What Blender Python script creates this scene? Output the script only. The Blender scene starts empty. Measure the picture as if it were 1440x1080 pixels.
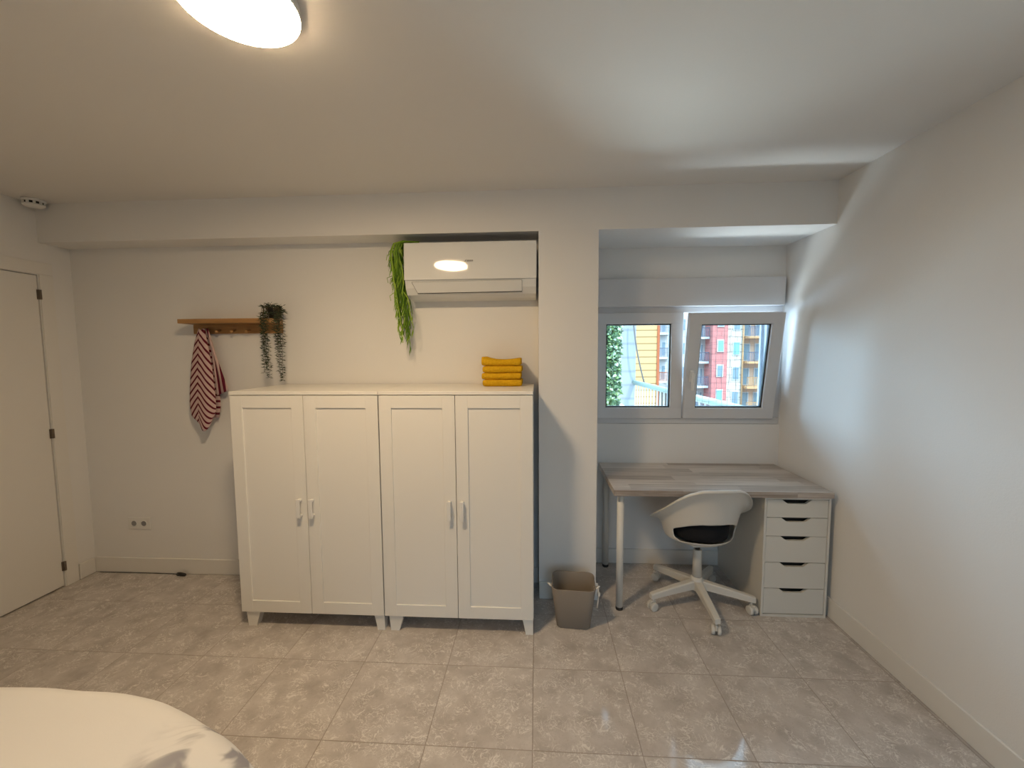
import bpy, bmesh, math, random
from mathutils import Matrix, Vector
random.seed(7)
PI = math.pi
sc = bpy.context.scene
COL = sc.collection

# ------------------------------------------------------------------ camera
F_PX, YAW, PITCH, ROLL, CAM_H = 584.075, 3.373, 4.347, -0.376, 1.52
y_, p_, r_ = (math.radians(a) for a in (YAW, PITCH, ROLL))
fwd = Vector((-math.sin(y_) * math.cos(p_), math.cos(y_) * math.cos(p_), -math.sin(p_)))
rt0 = Vector((math.cos(y_), math.sin(y_), 0)); up0 = rt0.cross(fwd)
rt = rt0 * math.cos(r_) + up0 * math.sin(r_)
up = -rt0 * math.sin(r_) + up0 * math.cos(r_)
cd = bpy.data.cameras.new('camera'); cam = bpy.data.objects.new('camera', cd); COL.objects.link(cam)
cd.sensor_fit = 'HORIZONTAL'; cd.sensor_width = 36.0; cd.lens = F_PX / 1440 * 36.0
cd.clip_start = 0.02; cd.clip_end = 300
M = Matrix.Identity(4)
for i in range(3):
    M[i][0], M[i][1], M[i][2] = rt[i], up[i], -fwd[i]
M[2][3] = CAM_H
cam.matrix_world = M
sc.camera = cam

# ------------------------------------------------------------------ sky, sun, daylight, exposure
SKY_STRENGTH, SUN_STRENGTH, LAMP_STRENGTH = 9.0, 6.0, 130.0
world = bpy.data.worlds.new('sky'); sc.world = world; world.use_nodes = True
bg = world.node_tree.nodes['Background']
bg.inputs[1].default_value = SKY_STRENGTH
_t = world.node_tree; _c = _t.nodes.new('ShaderNodeTexCoord'); _s = _t.nodes.new('ShaderNodeSeparateXYZ'); _r = _t.nodes.new('ShaderNodeValToRGB'); _m = _t.nodes.new('ShaderNodeMath')
_m.operation = 'MULTIPLY_ADD'; _m.inputs[1].default_value = 0.5; _m.inputs[2].default_value = 0.5
_t.links.new(_c.outputs['Generated'], _s.inputs[0]); _t.links.new(_s.outputs[2], _m.inputs[0]); _t.links.new(_m.outputs[0], _r.inputs[0]); _t.links.new(_r.outputs[0], bg.inputs[0])
_e = _r.color_ramp.elements; _e[0].position = 0.47; _e[0].color = (0.10, 0.14, 0.18, 1); _e[1].position = 0.76; _e[1].color = (0.48, 0.73, 1.0, 1)
_x = _e.new(0.52); _x.color = (0.16, 0.235, 0.32, 1)      # hazy horizon, bright thin cloud overhead
sl = bpy.data.lights.new('sun', 'SUN'); sun = bpy.data.objects.new('sun', sl); COL.objects.link(sun)
sl.energy = SUN_STRENGTH; sl.angle = math.radians(0.6); sl.color = (1.0, 0.95, 0.88)
sun.rotation_euler = Vector((-0.30, 0.38, -0.87)).to_track_quat('-Z', 'Y').to_euler(); sun.location = (0, 0, 12)
def portal(w, h, loc, rx):
    l = bpy.data.lights.new('daylight_portal', 'AREA'); o = bpy.data.objects.new('daylight_portal', l); COL.objects.link(o)
    l.shape = 'RECTANGLE'; l.size = w; l.size_y = h; l.cycles.is_portal = True
    o.location = loc; o.rotation_euler = (math.radians(rx), 0, 0)
portal(1.26, 0.80, (1.01, 3.16, 1.415), -90)      # the window in the photo
portal(0.92, 1.85, (0.48, -1.60, 1.05), 90)       # added window behind the camera, unseen, sized for its light
def fill_lamp(name, loc, target, w, h, watts, col, spread):
    l = bpy.data.lights.new(name, 'AREA'); o = bpy.data.objects.new(name, l); COL.objects.link(o)
    l.shape = 'RECTANGLE'; l.size = w; l.size_y = h; l.energy = watts; l.color = col; l.spread = math.radians(spread)
    o.location = loc; o.rotation_euler = (Vector(target) - Vector(loc)).to_track_quat('-Z', 'Y').to_euler()
fill_lamp('added_sky_fill', (-0.42, 4.72, 1.75), (1.25, 2.93, 1.40), 1.1, 1.2, 53, (0.45, 0.72, 1.0), 120)     # added area lamp out of view, blue fill for the right wall
fill_lamp('added_terrace_fill', (1.05, 4.0, 0.0), (0.9, 2.0, 2.3), 1.3, 1.3, 85, (0.82, 0.95, 1.0), 120)   # added area lamp hidden below the sill, brightens the ceiling
sc.view_settings.view_transform = 'Standard'; sc.view_settings.look = 'None'
sc.view_settings.gamma = 1.0; sc.view_settings.exposure = 0.0; sc.view_settings.use_curve_mapping = False

# ------------------------------------------------------------------ room numbers (metres)
XL, XR, YB, YP, YN, YF = -3.104, 1.672, 2.651, 2.475, 2.937, -1.45
ZB, ZC = 2.222, 2.457
PX0, PX1 = 0.014, 0.361

# ------------------------------------------------------------------ materials
def mat(name, col, rough=0.5, spec=0.5, metal=0.0, bump=None, var=None, emis=None):
    m = bpy.data.materials.new(name); m.use_nodes = True
    nt = m.node_tree; b = nt.nodes['Principled BSDF']
    b.inputs['Base Color'].default_value = (*col, 1); b.inputs['Roughness'].default_value = rough
    b.inputs['Metallic'].default_value = metal; b.inputs['Specular IOR Level'].default_value = spec
    if emis:
        b.inputs['Emission Color'].default_value = (*emis[0], 1); b.inputs['Emission Strength'].default_value = emis[1]
    tc = None
    if bump or var:
        tc = nt.nodes.new('ShaderNodeTexCoord')
    if bump:
        n = nt.nodes.new('ShaderNodeTexNoise'); n.inputs['Scale'].default_value = bump[0]; n.inputs['Detail'].default_value = 3
        nt.links.new(tc.outputs['Object'], n.inputs['Vector'])
        bp = nt.nodes.new('ShaderNodeBump'); bp.inputs['Strength'].default_value = bump[1]; bp.inputs['Distance'].default_value = 0.004
        nt.links.new(n.outputs['Fac'], bp.inputs['Height']); nt.links.new(bp.outputs['Normal'], b.inputs['Normal'])
    if var:   # (scale, colour b)
        n = nt.nodes.new('ShaderNodeTexNoise'); n.inputs['Scale'].default_value = var[0]; n.inputs['Detail'].default_value = 4
        nt.links.new(tc.outputs['Object'], n.inputs['Vector'])
        mx = nt.nodes.new('ShaderNodeMix'); mx.data_type = 'RGBA'
        mx.inputs[6].default_value = (*col, 1); mx.inputs[7].default_value = (*var[1], 1)
        rp = nt.nodes.new('ShaderNodeValToRGB'); rp.color_ramp.elements[0].position = 0.4; rp.color_ramp.elements[1].position = 0.62
        nt.links.new(n.outputs['Fac'], rp.inputs[0]); nt.links.new(rp.outputs[0], mx.inputs[0])
        nt.links.new(mx.outputs[2], b.inputs['Base Color'])
    return m

class N:
    """tiny node-graph helper"""
    def __init__(s, m): s.nt = m.node_tree; s.b = s.nt.nodes['Principled BSDF']
    def add(s, t, **kw):
        n = s.nt.nodes.new(t)
        for k, v in kw.items(): setattr(n, k, v)
        return n
    def link(s, a, b): s.nt.links.new(a, b)
    def math(s, op, a, b=None, c=None):
        n = s.add('ShaderNodeMath', operation=op)
        for i, v in enumerate((a, b, c)):
            if v is None: continue
            if isinstance(v, (int, float)): n.inputs[i].default_value = v
            else: s.link(v, n.inputs[i])
        return n.outputs[0]
    def mix(s, f, a, b):
        n = s.add('ShaderNodeMix', data_type='RGBA')
        for sock, v in ((n.inputs[0], f), (n.inputs[6], a), (n.inputs[7], b)):
            if isinstance(v, (int, float)): sock.default_value = v
            elif isinstance(v, tuple): sock.default_value = (*v, 1)
            else: s.link(v, sock)
        return n.outputs[2]
    def noise(s, vec, scale, detail=3, rough=0.5, dist=0.0, out='Fac'):
        n = s.add('ShaderNodeTexNoise'); n.inputs['Scale'].default_value = scale; n.inputs['Detail'].default_value = detail
        n.inputs['Roughness'].default_value = rough; n.inputs['Distortion'].default_value = dist
        s.link(vec, n.inputs['Vector']); return n.outputs[out]
    def ramp(s, f, stops):
        n = s.add('ShaderNodeValToRGB'); e = n.color_ramp.elements
        while len(e) < len(stops): e.new(0.5)
        for el, (p, c) in zip(e, stops): el.position = p; el.color = (*c, 1) if len(c) == 3 else c
        s.link(f, n.inputs[0]); return n.outputs[0]
    def smooth(s, f, a, b):
        n = s.add('ShaderNodeMapRange', interpolation_type='SMOOTHSTEP'); s.link(f, n.inputs[0])
        n.inputs[1].default_value = a; n.inputs[2].default_value = b; return n.outputs[0]
    def bump(s, h, strength, dist=0.002):
        n = s.add('ShaderNodeBump'); n.inputs['Strength'].default_value = strength; n.inputs['Distance'].default_value = dist
        s.link(h, n.inputs['Height']); s.link(n.outputs[0], s.b.inputs['Normal'])

W_WALL = mat('wall_paint', (0.83, 0.82, 0.80), 0.75, 0.3, bump=(160, 0.10))
W_CEIL = mat('ceiling_paint', (0.80, 0.78, 0.75), 0.6, 0.3, bump=(90, 0.05))
W_TRIM = mat('white_lacquer', (0.80, 0.78, 0.74), 0.4)
W_DOOR = mat('door_lacquer', (0.82, 0.80, 0.76), 0.35)
W_CAB = mat('wardrobe_white', (0.84, 0.82, 0.77), 0.35)
W_PVC = mat('window_pvc', (0.68, 0.68, 0.69), 0.3)
W_PLAS = mat('white_plastic', (0.82, 0.81, 0.78), 0.32)
W_AC = mat('ac_gloss_white', (0.78, 0.79, 0.78), 0.05, 0.5)
W_AC2 = mat('ac_satin_white', (0.72, 0.73, 0.72), 0.4)
M_GREY = mat('grey_print', (0.28, 0.28, 0.28), 0.5)
M_BLACK = mat('black_plastic', (0.012, 0.012, 0.012), 0.5)
M_DARK = mat('dark_gap', (0.03, 0.028, 0.025), 0.8)
M_STEEL = mat('brushed_steel', (0.16, 0.13, 0.10), 0.45, metal=0.3)
W_DRAWER = mat('drawer_white', (0.72, 0.70, 0.64), 0.4)
W_METAL = mat('white_powder_coat', (0.76, 0.75, 0.71), 0.4)
W_CHAIR = mat('chair_white', (0.70, 0.68, 0.63), 0.35)
M_CUSH = mat('charcoal_cushion', (0.02, 0.02, 0.022), 0.9, 0.1)
M_BIN = mat('taupe_felt', (0.28, 0.24, 0.20), 0.85, 0.2, bump=(400, 0.3))
M_ROPE = mat('natural_rope', (0.74, 0.70, 0.64), 0.9, 0.1)
M_GASKET = mat('black_gasket', (0.02, 0.025, 0.03), 0.5)

def m_glass():
    m = bpy.data.materials.new('window_glass'); m.use_nodes = True; nt = m.node_tree
    out = nt.nodes['Material Output']; nt.nodes.remove(nt.nodes['Principled BSDF'])
    t = nt.nodes.new('ShaderNodeBsdfTransparent'); t.inputs[0].default_value = (0.95, 0.98, 0.97, 1)
    g = nt.nodes.new('ShaderNodeBsdfGlossy'); g.inputs['Roughness'].default_value = 0.01
    fr = nt.nodes.new('ShaderNodeFresnel'); fr.inputs[0].default_value = 1.45
    mx = nt.nodes.new('ShaderNodeMixShader')
    nt.links.new(fr.outputs[0], mx.inputs[0]); nt.links.new(t.outputs[0], mx.inputs[1]); nt.links.new(g.outputs[0], mx.inputs[2])
    nt.links.new(mx.outputs[0], out.inputs[0]); return m
M_GLASS = m_glass()

def m_floor():
    m = mat('beige_tile', (0.5, 0.4, 0.3), 0.2); n = N(m)
    tc = n.add('ShaderNodeTexCoord'); v = tc.outputs['Object']
    sx = n.add('ShaderNodeSeparateXYZ'); n.link(v, sx.inputs[0])
    P = 0.4165
    def edge(c, off):
        f = n.math('FRACT', n.math('DIVIDE', n.math('SUBTRACT', c, off), P))
        return n.math('MINIMUM', f, n.math('SUBTRACT', 1.0, f))
    ux = n.math('DIVIDE', n.math('SUBTRACT', sx.outputs[0], -0.018 - 10 * P), P)
    uy = n.math('DIVIDE', n.math('SUBTRACT', sx.outputs[1], 1.48 - 10 * P), P)
    d = n.math('MINIMUM', edge(sx.outputs[0], -0.018 - 10 * P), edge(sx.outputs[1], 1.48 - 10 * P))
    grout = n.math('SUBTRACT', 1.0, n.smooth(d, 0.003, 0.0065))
    # every tile its own cut of the print
    cell = n.add('ShaderNodeCombineXYZ'); n.link(n.math('FLOOR', ux), cell.inputs[0]); n.link(n.math('FLOOR', uy), cell.inputs[1])
    wn = n.add('ShaderNodeTexWhiteNoise', noise_dimensions='3D'); n.link(cell.outputs[0], wn.inputs['Vector'])
    va = n.add('ShaderNodeVectorMath', operation='MULTIPLY_ADD'); n.link(wn.outputs['Color'], va.inputs[0])
    va.inputs[1].default_value = (7, 7, 7); n.link(v, va.inputs[2]); vv = va.outputs[0]
    base = n.ramp(n.noise(vv, 9, 5, 0.6), [(0.3, (0.44, 0.40, 0.37)), (0.55, (0.55, 0.51, 0.48)), (0.75, (0.63, 0.59, 0.56))])
    # thin pale curls: iso-lines of a warped noise
    q = n.noise(vv, 17, 2, 0.5, 1.6); q2 = n.noise(vv, 26, 2, 0.5, 2.2)
    def iso(f, w): return n.math('SUBTRACT', 1.0, n.smooth(n.math('ABSOLUTE', n.math('SUBTRACT', f, 0.5)), 0.0, w))
    gate = n.smooth(n.noise(vv, 14, 2), 0.40, 0.54)
    curls = n.math('MULTIPLY', n.math('MAXIMUM', iso(q, 0.03), n.math('MULTIPLY', iso(q2, 0.03), 0.8)), gate)
    c1 = n.mix(n.math('MULTIPLY', curls, 0.75), base, (0.82, 0.79, 0.75))
    sp = n.smooth(n.noise(vv, 120, 2), 0.6, 0.75)
    c1 = n.mix(n.math('MULTIPLY', sp, 0.25), c1, (0.25, 0.20, 0.16))
    c2 = n.mix(n.math('MULTIPLY', grout, 0.6), c1, (0.20, 0.15, 0.11))
    n.link(c2, n.b.inputs['Base Color'])
    n.link(n.math('ADD', n.math('MULTIPLY', grout, 0.4), n.math('MULTIPLY_ADD', n.noise(vv, 30), 0.06, 0.05)), n.b.inputs['Roughness'])
    h = n.math('SUBTRACT', n.math('MULTIPLY', n.noise(vv, 60, 3), 0.12), grout); n.bump(h, 0.35, 0.0015)
    return m

def m_desk():
    m = mat('grey_oak_planks', (0.4, 0.33, 0.27), 0.32); n = N(m)
    tc = n.add('ShaderNodeTexCoord'); v = tc.outputs['Object']
    sx = n.add('ShaderNodeSeparateXYZ'); n.link(v, sx.inputs[0])
    row = n.math('FLOOR', n.math('DIVIDE', n.math('ADD', sx.outputs[1], 10.0), 0.085))
    wn = n.add('ShaderNodeTexWhiteNoise', noise_dimensions='1D'); n.link(row, wn.inputs['W'])
    col = n.math('FLOOR', n.math('DIVIDE', n.math('ADD', sx.outputs[0], n.math('MULTIPLY', wn.outputs['Value'], 0.6)), 0.62))
    cb = n.add('ShaderNodeCombineXYZ'); n.link(row, cb.inputs[0]); n.link(col, cb.inputs[1])
    w2 = n.add('ShaderNodeTexWhiteNoise', noise_dimensions='3D'); n.link(cb.outputs[0], w2.inputs['Vector'])
    mp = n.add('ShaderNodeMapping'); mp.inputs['Scale'].default_value = (1.1, 30, 30); n.link(v, mp.inputs[0])
    va = n.add('ShaderNodeVectorMath', operation='MULTIPLY_ADD'); n.link(w2.outputs['Color'], va.inputs[0]); va.inputs[1].default_value = (9, 9, 9); n.link(mp.outputs[0], va.inputs[2])
    g = n.noise(va.outputs[0], 2.4, 6, 0.65, 0.6)
    tone = n.math('ADD', n.math('MULTIPLY', w2.outputs['Value'], 0.34), n.math('MULTIPLY', g, 0.95))
    n.link(n.ramp(tone, [(0.30, (0.20, 0.155, 0.125)), (0.58, (0.42, 0.36, 0.31)), (0.85, (0.66, 0.60, 0.54))]), n.b.inputs['Base Color'])
    n.bump(g, 0.12, 0.001); return m

def m_wood():
    m = mat('warm_oak', (0.4, 0.23, 0.09), 0.45); n = N(m)
    tc = n.add('ShaderNodeTexCoord'); mp = n.add('ShaderNodeMapping'); mp.inputs['Scale'].default_value = (3, 40, 40); n.link(tc.outputs['Object'], mp.inputs[0])
    g = n.noise(mp.outputs[0], 1.5, 5, 0.6, 0.5)
    n.link(n.ramp(g, [(0.3, (0.34, 0.17, 0.055)), (0.7, (0.50, 0.28, 0.105))]), n.b.inputs['Base Color']); return m

def m_leaf(name, stops, rough=0.5):
    m = mat(name, stops[0][1], rough, 0.4); n = N(m)
    g = n.add('ShaderNodeNewGeometry'); n.link(n.ramp(g.outputs['Random Per Island'], stops), n.b.inputs['Base Color']); return m

def m_stripe():
    m = mat('striped_cotton', (0.6, 0.45, 0.4), 0.9, 0.1); n = N(m)
    uv = n.add('ShaderNodeUVMap'); s = n.add('ShaderNodeSeparateXYZ'); n.link(uv.outputs[0], s.inputs[0])
    f = n.math('FRACT', n.math('DIVIDE', s.outputs[1], 0.047))
    st = n.smooth(n.math('ABSOLUTE', n.math('SUBTRACT', f, 0.5)), 0.16, 0.20)
    n.link(n.mix(st, (0.13, 0.015, 0.03), (0.62, 0.45, 0.43)), n.b.inputs['Base Color'])
    n.bump(n.noise(uv.outputs[0], 600, 2), 0.2, 0.001); return m

def m_towel():
    m = mat('mustard_waffle', (0.5, 0.3, 0.02), 0.95, 0.05); n = N(m)
    tc = n.add('ShaderNodeTexCoord'); v = tc.outputs['Object']
    ck = n.add('ShaderNodeTexVoronoi'); ck.inputs['Scale'].default_value = 110; n.link(v, ck.inputs['Vector'])
    n.link(n.mix(n.noise(v, 90, 3), (0.56, 0.30, 0.008), (0.80, 0.48, 0.025)), n.b.inputs['Base Color'])
    n.bump(ck.outputs['Distance'], 0.7, 0.004); return m

def m_duvet():
    m = mat('duvet_cotton', (0.85, 0.83, 0.80), 0.9, 0.1); n = N(m)
    tc = n.add('ShaderNodeTexCoord'); v = tc.outputs['Object']
    s = n.add('ShaderNodeSeparateXYZ'); n.link(v, s.inputs[0])
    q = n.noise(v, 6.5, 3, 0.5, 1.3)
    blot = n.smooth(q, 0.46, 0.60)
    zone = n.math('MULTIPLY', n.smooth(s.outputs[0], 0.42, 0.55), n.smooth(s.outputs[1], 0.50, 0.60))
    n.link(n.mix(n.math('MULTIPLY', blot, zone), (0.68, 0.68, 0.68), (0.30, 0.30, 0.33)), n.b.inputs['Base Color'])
    n.bump(n.noise(v, 260, 2), 0.15, 0.001); return m

def m_bricks(name, c1, c2, mortar, sx=1.0, rows=0.09):
    m = mat(name, c1, 0.9, 0.2); n = N(m)
    tc = n.add('ShaderNodeTexCoord'); s = n.add('ShaderNodeSeparateXYZ'); n.link(tc.outputs['Object'], s.inputs[0])
    c = n.add('ShaderNodeCombineXYZ'); n.link(s.outputs[0], c.inputs[0]); n.link(s.outputs[2], c.inputs[1])
    b = n.add('ShaderNodeTexBrick'); n.link(c.outputs[0], b.inputs['Vector'])
    b.inputs['Scale'].default_value = 1; b.inputs['Color1'].default_value = (*c1, 1); b.inputs['Color2'].default_value = (*c2, 1); b.inputs['Mortar'].default_value = (*mortar, 1)
    b.inputs['Brick Width'].default_value = sx; b.inputs['Row Height'].default_value = rows; b.inputs['Mortar Size'].default_value = rows * 0.09
    n.link(b.outputs[0], n.b.inputs['Base Color']); return m

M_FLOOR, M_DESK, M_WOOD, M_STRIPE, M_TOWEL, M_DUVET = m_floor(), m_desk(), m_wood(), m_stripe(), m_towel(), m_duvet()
M_FERN = m_leaf('fresh_green_leaf', [(0.0, (0.04, 0.11, 0.006)), (0.45, (0.16, 0.32, 0.012)), (1.0, (0.36, 0.52, 0.05))])
M_ROSE = m_leaf('dark_green_leaf', [(0.0, (0.012, 0.022, 0.010)), (0.6, (0.030, 0.055, 0.022)), (1.0, (0.06, 0.10, 0.04))])
M_IVY = m_leaf('ivy_leaf', [(0.0, (0.010, 0.035, 0.014)), (0.5, (0.05, 0.11, 0.045)), (0.8, (0.15, 0.24, 0.08)), (1.0, (0.42, 0.50, 0.42))])
M_STEM = mat('brown_stem', (0.10, 0.08, 0.04), 0.8)

# ------------------------------------------------------------------ mesh helpers
def tag(o, label=None, cat=None, group=None, kind=None):
    if label: o['label'] = label
    if cat: o['category'] = cat
    if group: o['group'] = group
    if kind: o['kind'] = kind
    return o

def thing(name, label, cat, loc=(0, 0, 0), rotz=0, group=None, kind=None):
    o = bpy.data.objects.new(name, None); COL.objects.link(o); o.empty_display_size = 0.1
    o.location = loc; o.rotation_euler = (0, 0, rotz)
    return tag(o, label, cat, group, kind)

def obj(name, bm, m, parent=None, smooth=False, origin=None):
    """link a bmesh as ONE object; its coordinates are local to the parent (world when top level)"""
    if origin: bmesh.ops.translate(bm, verts=bm.verts, vec=[-c for c in origin])
    me = bpy.data.meshes.new(name); bmesh.ops.recalc_face_normals(bm, faces=bm.faces); bm.to_mesh(me); bm.free()
    if smooth:
        for p in me.polygons: p.use_smooth = True
    me.materials.append(m)
    o = bpy.data.objects.new(name, me); COL.objects.link(o)
    if parent: o.parent = parent
    if origin: o.location = origin
    return o

def struct(name, bm, m, parent=None, smooth=False):
    o = obj(name, bm, m, parent, smooth)
    if not parent: o['kind'] = 'structure'
    return o

def dup(root, loc, label=None, rotz=None):
    r = root.copy(); COL.objects.link(r); r.location = loc
    if rotz is not None: r.rotation_euler = (0, 0, rotz)
    if label: r['label'] = label
    def rec(src, dst):
        for ch in list(src.children):
            c = ch.copy(); COL.objects.link(c); c.parent = dst; rec(ch, c)
    rec(root, r); return r

def B(): return bmesh.new()

def box(bm, x0, x1, y0, y1, z0, z1, bev=0.0, seg=1):
    t = bmesh.new(); bmesh.ops.create_cube(t, size=1)
    for v in t.verts: v.co = Vector(((x0 + x1) / 2 + v.co.x * (x1 - x0), (y0 + y1) / 2 + v.co.y * (y1 - y0), (z0 + z1) / 2 + v.co.z * (z1 - z0)))
    if bev: bmesh.ops.bevel(t, geom=t.edges[:], offset=bev, segments=seg, affect='EDGES', profile=0.5)
    return merge(bm, t)

def merge(bm, t, mtx=None):
    mp = {}
    for v in t.verts: mp[v] = bm.verts.new(mtx @ v.co if mtx else v.co)
    for f in t.faces:
        try:
            nf = bm.faces.new([mp[v] for v in f.verts]); nf.smooth = f.smooth
        except ValueError: pass
    t.free(); return bm

def prism(bm, pts, axis, a, b):
    """extrude a closed outline of (u, v) along an axis from a to b"""
    def P(u, v, w): return {'x': (w, u, v), 'y': (u, w, v), 'z': (u, v, w)}[axis]
    A = [bm.verts.new(P(u, v, a)) for u, v in pts]; C = [bm.verts.new(P(u, v, b)) for u, v in pts]
    n = len(pts); bm.faces.new(A[::-1]); bm.faces.new(C)
    for i in range(n): bm.faces.new((A[i], A[(i + 1) % n], C[(i + 1) % n], C[i]))
    return bm

def lathe(bm, prof, c=(0, 0, 0), n=32, mtx=None, cap=True):
    rings = []
    for r, z in prof:
        ring = []
        for k in range(n):
            a = 2 * PI * k / n; p = Vector((c[0] + r * math.cos(a), c[1] + r * math.sin(a), c[2] + z))
            ring.append(bm.verts.new(mtx @ p if mtx else p))
        rings.append(ring)
    for i in range(len(rings) - 1):
        for k in range(n):
            f = bm.faces.new((rings[i][k], rings[i][(k + 1) % n], rings[i + 1][(k + 1) % n], rings[i + 1][k])); f.smooth = True
    if cap: bm.faces.new(rings[0][::-1]); bm.faces.new(rings[-1])
    return bm

def tube(bm, pts, r, n=8, taper=1.0):
    pts = [Vector(p) for p in pts]; rings = []; ref = None
    for i, p in enumerate(pts):
        d = (pts[min(i + 1, len(pts) - 1)] - pts[max(i - 1, 0)]).normalized()
        if ref is None: ref = d.orthogonal().normalized()
        ref = (ref - d * ref.dot(d)).normalized(); bi = d.cross(ref)
        rr = r * (1 + (taper - 1) * i / max(1, len(pts) - 1))
        rings.append([bm.verts.new(p + rr * (math.cos(2 * PI * k / n) * ref + math.sin(2 * PI * k / n) * bi)) for k in range(n)])
    for i in range(len(rings) - 1):
        for k in range(n):
            f = bm.faces.new((rings[i][k], rings[i][(k + 1) % n], rings[i + 1][(k + 1) % n], rings[i + 1][k])); f.smooth = True
    bm.faces.new(rings[0][::-1]); bm.faces.new(rings[-1]); return bm

def leaf(bm, p, d, ln, w, nrm=None):
    """a pointed leaf with a folded midrib: four triangles"""
    d = Vector(d).normalized(); s = (d.cross(nrm) if nrm is not None else d.orthogonal())
    if s.length < 1e-4: s = d.orthogonal()
    s.normalize(); u = s.cross(d)
    p = Vector(p); a = bm.verts.new(p); m = bm.verts.new(p + d * ln * 0.45 + u * w * 0.25); t = bm.verts.new(p + d * ln)
    l = bm.verts.new(p + d * ln * 0.45 + s * w / 2); r = bm.verts.new(p + d * ln * 0.45 - s * w / 2)
    bm.faces.new((a, l, m)); bm.faces.new((a, m, r)); bm.faces.new((l, t, m)); bm.faces.new((m, t, r))

# ================================================================== SETTING
struct('floor', box(B(), XL - 0.2, XR + 0.2, YF - 0.2, YN + 0.26, -0.12, 0.0), M_FLOOR)
struct('ceiling', box(B(), XL - 0.2, XR + 0.2, YF - 0.2, YN + 0.26, ZC, ZC + 0.12), W_CEIL)
struct('wall_right', box(B(), XR, XR + 0.2, YF, YN + 0.26, 0, ZC), W_WALL)
b = B(); RX0, RX1, RZ0, RZ1 = 0.02, 0.94, 0.12, 1.98
box(b, XL - 0.2, RX0, YF - 0.2, YF, 0, ZC); box(b, RX1, XR + 0.2, YF - 0.2, YF, 0, ZC); box(b, RX0, RX1, YF - 0.2, YF, 0, RZ0); box(b, RX0, RX1, YF - 0.2, YF, RZ1, ZC)
struct('wall_front', b, W_WALL)
b = B()
for (x0, x1, z0, z1) in ((RX0, RX1, RZ0, RZ0 + 0.07), (RX0, RX1, RZ1 - 0.07, RZ1), (RX0, RX0 + 0.07, RZ0 + 0.07, RZ1 - 0.07), (RX1 - 0.07, RX1, RZ0 + 0.07, RZ1 - 0.07), (0.45, 0.51, RZ0 + 0.07, RZ1 - 0.07)):
    box(b, x0, x1, YF - 0.12, YF - 0.06, z0, z1, 0.003)
w2 = struct('added_window', b, W_PVC)  # added unseen window, put in to brighten the room with sky light
struct('glass', box(B(), RX0 + 0.06, RX1 - 0.06, YF - 0.093, YF - 0.087, RZ0 + 0.06, RZ1 - 0.06), M_GLASS, w2)
DY0, DY1, DZ = 1.64, 2.457, 2.022      # door opening in the left wall
b = B()
box(b, XL - 0.2, XL, YF, DY0, 0, ZC); box(b, XL - 0.2, XL, DY1, YB + 0.2, 0, ZC); box(b, XL - 0.2, XL, DY0, DY1, DZ, ZC)
struct('wall_left', b, W_WALL)
struct('wall_back', box(B(), XL - 0.2, PX0, YB, YB + 0.2, 0, ZC), W_WALL)
struct('wall_pillar', box(B(), PX0, PX1, YP + 0.0002, YN + 0.26, 0, ZB - 0.0002), W_WALL)
b = B(); box(b, XL, XR, YP, YB, ZB, ZC); box(b, PX0, XR, YB + 0.0002, YN, ZB, ZC)
struct('ceiling_beam', b, W_WALL)
WX0, WX1, WZ0, WZ1 = 0.385, 1.664, 1.015, 2.02     # opening behind window and shutter box
b = B()
box(b, PX1, XR, YN, YN + 0.26, 0, WZ0); box(b, PX1, XR, YN, YN + 0.26, 1.84, ZC)
box(b, PX1, WX0, YN, YN + 0.26, WZ0, 1.84); box(b, WX1, XR, YN, YN + 0.26, WZ0, 1.84)
struct('wall_window', b, W_WALL)

def bb(name, x0, x1, y0, y1, h=0.108):
    struct(name, box(B(), x0, x1, y0, y1, 0.001, h, 0.003), W_TRIM)
bb('baseboard_back', XL + 0.001, PX0 - 0.002, YB - 0.012, YB - 0.0005)
bb('baseboard_right', XR - 0.012, XR - 0.0005, YF, YN - 0.013, 0.115)
bb('baseboard_pillar', PX0 + 0.001, PX1 + 0.012, YP - 0.012, YP - 0.0005)
bb('baseboard_window', PX1 + 0.013, XR - 0.013, YN - 0.012, YN - 0.0005)
bb('baseboard_left', XL + 0.0005, XL + 0.012, 2.538, YB - 0.013)

# door in the left wall
door = thing('door_1', 'white flush door with steel hinges in left wall', None, (XL, DY1, 0), kind='structure')
obj('door_leaf', box(B(), -0.045, -0.004, DY0 - DY1 + 0.004, -0.004, 0.008, DZ - 0.004, 0.002), W_DOOR, door)
b = B(); box(b, 0.0, 0.008, 0.003, 0.078, 0.0, DZ + 0.003, 0.002); box(b, 0.0, 0.008, DY0 - DY1 - 0.08, 0.078, DZ + 0.003, DZ + 0.08, 0.002)
obj('casing', b, W_DOOR, door)
obj('door_stop', box(B(), -0.06, -0.05, DY0 - DY1, -0.0, 0.0, DZ), M_DARK, door)
for z in (0.14, 1.02, 1.90):
    b = B(); tube(b, [(0.006, 0.0, z - 0.03), (0.006, 0.0, z + 0.03)], 0.008, 10); box(b, -0.003, 0.003, -0.012, 0.012, z - 0.03, z + 0.03)
    obj('hinge', b, M_STEEL, door)

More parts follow.
